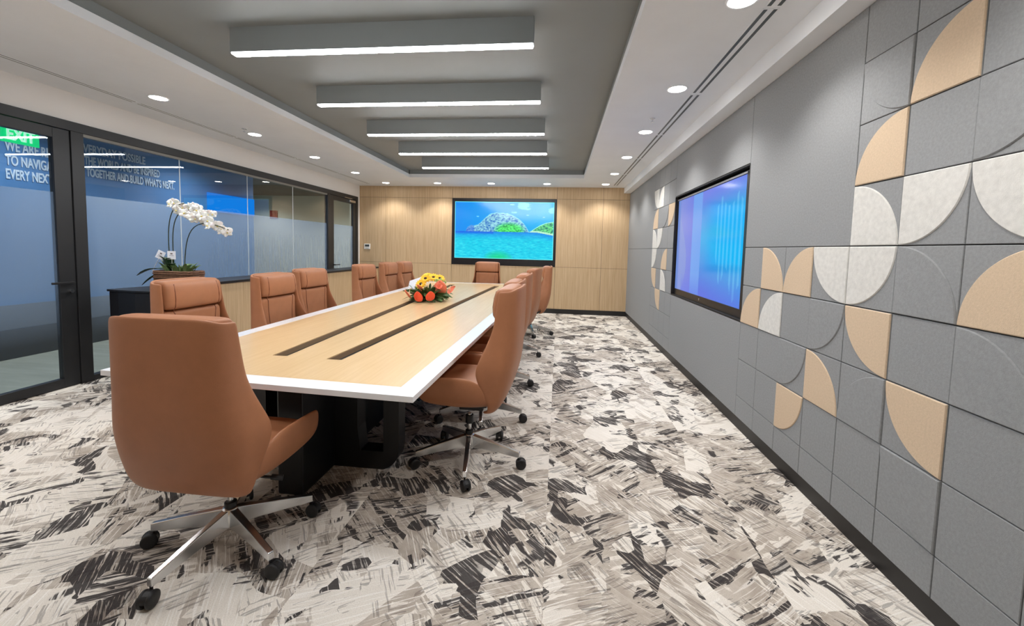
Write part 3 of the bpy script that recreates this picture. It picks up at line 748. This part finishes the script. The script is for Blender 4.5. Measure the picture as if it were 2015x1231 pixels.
        cas = obj('caster', bm, M['plastic'], root, False, 0)
        for sgn in (-1, 1):
            bm = B(); ring = []
            for x, r in ((.009, .026), (.010, .032), (.0155, .0335), (.022, .032), (.025, .026), (.025, .008)):
                ring.append([tuple(cc + ax * (sgn * x) + fw * (r * cos(2 * pi * k / 20)) + Vector((0, 0, .0335 + r * sin(2 * pi * k / 20)))) for k in range(20)])
            grid(bm, ring, True, True); obj('wheel', bm, M['plastic'], cas, True)
    return root
M['leather_dark'] = mat('leather seam', srgb(120, 66, 40), .55)
chair0 = make_chair()
first = [True]
def place_chair(x, y, face, label, lift=0.0, base=0.0):
    """face: heading of the seat, degrees from +y clockwise"""
    c = chair0 if first[0] else clone(chair0)
    lv = lift - (0 if first[0] else place_chair.l0)
    if first[0]: place_chair.l0 = lift
    first[0] = False
    c.location = (x, y, 0); c.rotation_euler = (0, 0, radians(-face)); c['label'] = label; c['category'] = 'chair'; c['group'] = 'tan leather chairs around the conference table'
    for ch in c.children:
        if ch.get('upper'): ch.location.z += lv
    return c
place_chair.l0 = 0
L_ = 'tan leather high-back office chair '
place_chair(-1.475, 1.69, 0, L_ + 'at the near end of the table, seen from behind', 0.0)
place_chair(-.55, 2.62, -88, L_ + 'on the right side of the table, nearest the camera', .055)
place_chair(-.60, 3.32, -90, L_ + 'second from the camera on the right side of the table', .04)
place_chair(-.60, 4.22, -90, L_ + 'third from the camera on the right side of the table', .04)
place_chair(-.565, 5.42, -84, L_ + 'fourth from the camera on the right side, turned slightly', .04)
place_chair(-.435, 6.80, -93, L_ + 'farthest from the camera on the right side of the table', .02)
place_chair(-2.30, 2.60, 90, L_ + 'on the left side of the table, beside the orchid basket', .025)
place_chair(-2.24, 3.40, 90, L_ + 'second from the camera on the left side of the table', .02)
place_chair(-2.36, 4.12, 92, L_ + 'third from the camera on the left side of the table', .025)
place_chair(-2.40, 5.42, 94, L_ + 'fourth from the camera on the left side, beyond the gap', .025)
place_chair(-2.42, 6.30, 92, L_ + 'fifth from the camera on the left side of the table', .025)
place_chair(-2.42, 6.98, 92, L_ + 'farthest from the camera on the left side of the table', .02)
place_chair(-1.37, 7.72, 180, L_ + 'at the far end of the table, below the front screen', .02)

# ------------------------------------------------------------------ credenza and black cabinet
t = thing('credenza', 'low oak cabinet with black top running under the glass wall', 'cabinet', (-4.32, 6.65, 0))
obj('body', box(B(), -.22, .21, -2.35, 2.45, .08, .885), M['oak_wall'], t)
obj('top', box(B(), -.225, .225, -2.36, 2.46, .887, .918), M['black'], t, bevel=.003)
obj('plinth', box(B(), -.20, .18, -2.3, 2.42, 0, .08), M['base_black'], t)
t = thing('black_cabinet', 'black cabinet with a pointed curved top, under the orchid basket', 'cabinet', (-3.9, 3.8, 0))
fp = [(-.43, -.28), (-.30, -.305), (-.10, -.32), (.15, -.31), (.34, -.26), (.44, -.12), (.40, .12), (.20, .36), (.04, .47), (-.30, .47), (-.36, .22), (-.40, -.02)]
fi = [(x * .965, y * .965) for x, y in fp]
obj('body', prism(B(), fi, .40, .898), M['black'], t, bevel=.004)
obj('top', prism(B(), fp, .90, .92), M['black'], t, bevel=.003)
obj('plinth', prism(B(), [(x * .5 + .10, y * .5 + .02) for x, y in fp], 0, .40), M['black'], t)

# ------------------------------------------------------------------ orchid in basket
t = thing('orchid_planter', 'white orchid with arching sprays in a brown woven basket on the black cabinet', 'potted plant', (-3.87, 3.84, .9205))
bm = B()
for k in range(9):
    z = .012 + k * .0195; s = 1 + .006 * k; off = .004 * (k % 2)
    hx, hy = .205 * s + off, .11 * s + off; ringp = []
    pts = [(hx * sgp(cos(2 * pi * i / 32), .5), hy * sgp(sin(2 * pi * i / 32), .5), z + .002 * sin(i * 2.3 + k)) for i in range(33)]
    tube(bm, pts, .0115, 6)
obj('basket', bm, mat('woven rattan', srgb(112, 80, 60), .8, noise=((60, 60, 60), .35)), t, True)
obj('basket_liner', box(B(), -.17, .17, -.085, .085, .004, .165), mat('dark soil', srgb(50, 38, 28), .9), t)
rnd = random.Random(3)
bm = B()
def leaf(bm, p, d, L_, w_, droop=.5, tw=0):
    d = Vector(d).normalized(); s_ = d.cross(Vector((0, 0, 1)));
    s_ = s_.normalized() if s_.length > .01 else Vector((1, 0, 0)); s_ = (Matrix.Rotation(tw, 3, d) @ s_)
    nrm = s_.cross(d).normalized(); rows = []
    for i in range(7):
        k = i / 6; c = Vector(p) + d * L_ * k + Vector((0, 0, -droop * L_ * k * k)); ww = w_ * (sin(pi * min(.98, .08 + k * .9)) ** .7)
        rows.append([c - s_ * ww + nrm * ww * .25, c, c + s_ * ww + nrm * ww * .25])
    grid(bm, rows)
for i in range(70):
    a = rnd.uniform(0, 2 * pi); r = rnd.uniform(.02, .17)
    p = (r * cos(a), r * .55 * sin(a), .16)
    leaf(bm, p, (cos(a) * .5, sin(a) * .4, rnd.uniform(.7, 1.3)), rnd.uniform(.09, .19), .014, .4, rnd.uniform(-1, 1))
obj('moss', bm, M['moss'], t, True)
bm = B()
for d, l, w_ in (((-1, -.1, .40), .30, .046), ((-.8, -.3, -.05), .20, .036), ((-.5, .2, .9), .25, .04), ((.4, -.3, .8), .2, .036), ((.7, .2, .6), .18, .034), ((-.2, -.3, 1.2), .28, .036), ((-.35, .1, 1.1), .26, .036), ((.15, -.2, 1.1), .24, .034)):
    leaf(bm, (-.08, -.02, .165), d, l * 1.25, w_, .5)
obj('leaf', bm, M['leaf'], t, True, solid=.002)
def bez(p0, p1, p2, p3, n=14):
    out = []
    for i in range(n + 1):
        k = i / n; out.append(tuple(Vector(p0) * (1 - k) ** 3 + Vector(p1) * 3 * k * (1 - k) ** 2 + Vector(p2) * 3 * k * k * (1 - k) + Vector(p3) * k ** 3))
    return out
stems = [bez((-.09, 0, .16), (-.14, 0, .62), (-.10, 0, .86), (.10, -.02, .86)), bez((-.07, .02, .16), (-.08, 0, .6), (-.08, 0, .84), (.22, .0, .80)), bez((.06, .0, .16), (.10, -.02, .55), (.14, -.02, .78), (.62, -.06, .60))]
for s_ in stems: obj('stem', tube(B(), s_, .0045, 6), M['stem'], t, True)
def blossom_mesh():
    bm = B()
    for i in range(5):
        a = 2 * pi * i / 5 + pi / 2; L2, w2 = (.048, .028) if i in (1, 4) else (.044, .019)
        rows = []
        for k in range(6):
            q = k / 5; ww = w2 * sin(pi * (.12 + .83 * q)) ** .8
            cx, cz = L2 * q * cos(a), L2 * q * sin(a); sx_, sz_ = -sin(a), cos(a)
            rows.append([(cx + sx_ * ww * e, -.004 - .012 * q * q + .006 * abs(e), cz + sz_ * ww * e) for e in (-1, -.5, 0, .5, 1)])
        grid(bm, rows)
    return bm
bl0 = None
pts = []
for i in range(10): pts.append(stems[0][14 - int(i * .55)] if False else None)
pts = []
for i in range(11):
    k = i / 10; pts.append((-.045 + .22 * k + rnd.uniform(-.02, .02), rnd.uniform(-.045, .04), .845 - .10 * k + rnd.uniform(-.045, .035)))
for i in range(10):
    k = i / 9; pts.append((.10 + .26 * k, rnd.uniform(-.045, .04), .84 - .10 * k + rnd.uniform(-.045, .03)))
for i in range(12):
    k = i / 11; pts.append((.20 + .36 * k, rnd.uniform(-.06, .02), .74 - .14 * k + rnd.uniform(-.03, .035)))
for q in ((.60, -.06, .60), (.63, -.06, .585)): pts.append(q)
for i, p in enumerate(pts):
    if bl0 is None:
        bl0 = obj('blossom', blossom_mesh(), M['petal'], t, True, solid=.0015)
        bm = B(); lathe(bm, [(.001, -.006), (.007, 0), (.008, .005), (.003, .012)], 8); lip = obj('lip', bm, M['lip'], bl0, True, loc=(0, -.012, -.006)); lip.rotation_euler = (pi / 2, 0, 0)
        b_ = bl0
    else:
        b_ = clone(bl0, t)
    b_.location = p; s_ = rnd.uniform(.9, 1.22) if i < len(pts) - 2 else .5; b_.scale = (s_, s_, s_)
    b_.rotation_euler = (rnd.uniform(-.4, .35), rnd.uniform(-.5, .5), rnd.uniform(-.3, 1.2))
for (x, y, z, rx, ry, rz, s_) in ((-.155, -.05, .335, 0, .45, .25, .036), (-.03, -.05, .335, 0, 0, .35, .036)):
    bm = B(); box(bm, -s_, s_, -.001, .001, -s_ * 1.15, s_ * 1.15)
    c = obj('card', bm, M['paper'], t, loc=(x, y, z)); c.rotation_euler = (rx, ry, rz)
    bm = B(); box(bm, -.018, .018, -.0018, -.0008, -.006, -.002); box(bm, -.01, .01, -.0018, -.0008, .008, .022); obj('printed_text', bm, M['ink'], c)
    bm = B(); cyl(bm, (0, .003, -.20), .002, .2, 6); obj('pick', bm, M['chip'], c)

# ------------------------------------------------------------------ bouquet on the table
t = thing('flower_arrangement', 'bouquet of coral anthuriums and yellow flowers with green leaves lying on the table', 'bouquet', (-1.555, 4.86, .75), radians(8))
t.scale = (1.15, 1.1, 1.25)
rnd = random.Random(11)
bm = B()
for i in range(190):
    a = rnd.uniform(0, 2 * pi); el = rnd.uniform(-.05, 1.2); d = Vector((cos(a) * cos(el), sin(a) * cos(el), sin(el) * .8 + .02))
    p = Vector((cos(a) * .10, sin(a) * .07, .035 + rnd.uniform(0, .05))) * rnd.uniform(.3, 1)
    leaf(bm, p, d, rnd.uniform(.12, .19), rnd.uniform(.014, .028), rnd.uniform(.1, .35), rnd.uniform(-1.2, 1.2))
for v in bm.verts: v.co.z = max(v.co.z, .003)
obj('leaf', bm, M['leaf2'], t, True)
def daisy(p, tilt, r=.05):
    bm = B()
    for ring, (n_, L2, up_) in enumerate(((14, r, .2), (12, r * .85, .5))):
        for i in range(n_):
            a = 2 * pi * i / n_ + ring * .2; d = Vector((cos(a), sin(a), up_)); leaf(bm, d * .012, d, L2, .010, .25)
    o = obj('daisy', bm, M['yellow'], t, True, loc=p); o.rotation_euler = tilt
    bm = B(); lathe(bm, [(.017, 0), (.017, .008), (.010, .014), (.002, .016)], 14); obj('flower_centre', bm, M['seed'], o, True)
for p, tl in (((-.03, -.02, .215), (.75, 0, 0)), ((.045, .03, .225), (.6, .1, 0)), ((-.07, -.06, .165), (.9, -.2, 0)), ((-.02, .05, .235), (.4, 0, 0)), ((.11, .04, .215), (.6, .2, 0))): daisy(p, tl)
def anthurium(p, rot, s=1, m='coral'):
    bm = B(); rows = []
    for i in range(9):
        k = i / 8; ww = .052 * s * (sin(pi * (k ** .75)) ** .8 if 0 < k < 1 else .02); y = (-.035 + .105 * k) * s
        rows.append([(x * ww, y + (.02 * s * abs(x) ** 2 * -1 if k < .3 else 0), .014 * s * x * x) for x in (-1, -.66, -.33, 0, .33, .66, 1)])
    o = obj('anthurium', grid(bm, rows), M[m], t, True, loc=p, solid=.0015, sub=1); o.rotation_euler = rot
    bm = B(); tube(bm, [(0, -.01, .002), (0, .004, .028), (0, .03, .05)], [.006 * s, .0055 * s, .003 * s], 8); obj('spadix', bm, M['spadix'], o, True)
anthurium((-.065, -.25, .052), (1.15, 0, 2.9), .95); anthurium((.06, -.24, .058), (1.05, .1, 3.5), .95)
anthurium((-.20, -.10, .06), (.9, -.2, 2.2), .9, 'rose'); anthurium((.235, .02, .10), (.8, .4, -1.2), .9, 'rose'); anthurium((-.07, -.10, .12), (.9, .2, 2.2), .8, 'rose'); anthurium((.13, -.07, .12), (1.15, 0, 3.2), 1.35, 'rose')
bm = B()
for i in range(8):
    a = i * 2.4; leaf(bm, (0, 0, 0), (cos(a), sin(a), .9), .05, .022, -.2)
o = obj('rose', bm, M['rose'], t, True, loc=(.12, -.10, .135), solid=.0015); o.rotation_euler = (.9, 0, .2)
for p in ((.09, -.02, .185), (.15, .03, .175), (.13, -.03, .19)):
    bm = B()
    for i in range(26):
        a = rnd.uniform(0, 2 * pi); e_ = rnd.uniform(0, 1.4); d = Vector((cos(a) * cos(e_), sin(a) * cos(e_), sin(e_))); lathe(bm, [(.001, -.006), (.008, 0), (.001, .006)], 6, tuple(d * .028))
    obj('green_bloom', bm, M['lime'], t, True, loc=p)
bm = B(); prism(bm, [(-.06, -.02), (.05, .05), (.07, .13), (-.05, .07)], 0, .0015)
o = obj('paper_wrap', bm, M['paper'], t, loc=(-.16, .02, .115)); o.rotation_euler = (1.25, .15, .3)
bm = B(); prism(bm, [(-.05, -.03), (.05, 0), (.06, .10), (-.03, .05)], 0, .0015)
o = obj('paper_wrap', bm, M['paper'], t, loc=(-.13, -.02, .10)); o.rotation_euler = (1.1, -.2, .6)

# ------------------------------------------------------------------ corridor things
def text_mesh(body, size, w_target=None, depth=.004):
    cu = bpy.data.curves.new('lettering', 'FONT'); cu.body = body; cu.size = size; cu.extrude = depth; cu.offset = .004
    tmp = bpy.data.objects.new('tmp', cu); COL.objects.link(tmp)
    dg = bpy.context.evaluated_depsgraph_get(); me = bpy.data.meshes.new_from_object(tmp.evaluated_get(dg)); bpy.data.objects.remove(tmp)
    xs_ = [v.co.x for v in me.vertices]; x0, x1 = min(xs_), max(xs_)
    k = (w_target / (x1 - x0)) if w_target else 1
    for v in me.vertices: v.co.x = (v.co.x - x0) * k
    return me
t = thing('wall_lettering', 'pale block-letter slogan on the blue corridor wall', 'sign', (CX, 5.0, 2.2), pi / 2)
# text baseline runs along +Y when seen from the room
for body, ya, yb, z in (('WE ARE READY', 4.06, 4.66, 2.375), ('EVERYDAY POSSIBLE', 4.80, 5.66, 2.53), ('THE WORLD AND BE INSPIRED', 4.85, 5.88, 2.375),
                        ('TO NAVIGATE', 4.06, 4.58, 2.215), ('IT TOGETHER AND BUILD WHAT\'S NEXT.', 4.79, 6.12, 2.225), ('EVERY NEXT', 4.06, 4.49, 2.06)):
    me = text_mesh(body, .155, yb - ya); me.materials.append(M['letters'])
    o = bpy.data.objects.new('lettering', me); COL.objects.link(o); o.parent = t; o.rotation_euler = (pi / 2, 0, 0)
    o.location = (ya - 5.0, -.006, z - 2.2)
t = thing('exit_sign', 'green glowing exit sign hanging beyond the near glass door', 'sign', (-5.15, 3.485, 2.36), radians(90))
obj('panel', box(B(), -.14, .14, -.008, .008, -.075, .095), M['green'], t)
obj('bracket', box(B(), -.15, .15, -.02, .02, .095, .56), M['corr_ceil'], t)
me = text_mesh('EXIT', .15, .21); me.materials.append(M['exit_white'])
o = bpy.data.objects.new('lettering', me); COL.objects.link(o); o.parent = t; o.rotation_euler = (pi / 2, 0, 0); o.location = (-.105, -.012, -.045)
tag(obj('reflection_panel', box(B(), CX + .001, CX + .03, 6.75, 7.87, 1.94, 2.27), M['blue_reflection'], bevel=.004), 'bright glowing blue reflection panel added on the blue corridor wall for the front screen mirrored in the glass', 'display')  # added glowing panel, stands in for the front screen's reflection in the glass
tag(obj('alarm_box', box(B(), -9.27, -9.02, 12.46, 12.5, 2.18, 2.44), M['red']), 'small red alarm box on the white wall at the corridor end', 'alarm')
i = 0
for x, y in ((-5.4, 1.8), (-5.4, 4.0), (-5.4, 6.2), (-5.6, 8.6), (-8.2, 9.2), (-7.0, 11.0), (-9.2, 11.4), (-5.6, 11.0)):
    r_t = thing('corridor_light', 'round light in the dark corridor ceiling, number %s along' % ordn[min(i, 5)], 'ceiling light', (x, y, 2.918), 0, 'round lights in the corridor ceiling')
    if i >= 6: r_t['label'] = 'round light in the dark corridor ceiling near the end wall, ' + ('left' if i == 6 else 'right')
    bm = B(); cyl(bm, (0, 0, -.012), .085, .012, 24); obj('diffuser', bm, M['disc2'], r_t)
    ld = bpy.data.lights.new('corridor_lamp', 'SPOT'); ld.energy = CORRIDOR_W; ld.spot_size = radians(150); ld.spot_blend = .7; ld.shadow_soft_size = .08
    lo = bpy.data.objects.new('corridor_lamp', ld); COL.objects.link(lo); lo.parent = r_t; lo.location = (0, 0, -.04)
    i += 1
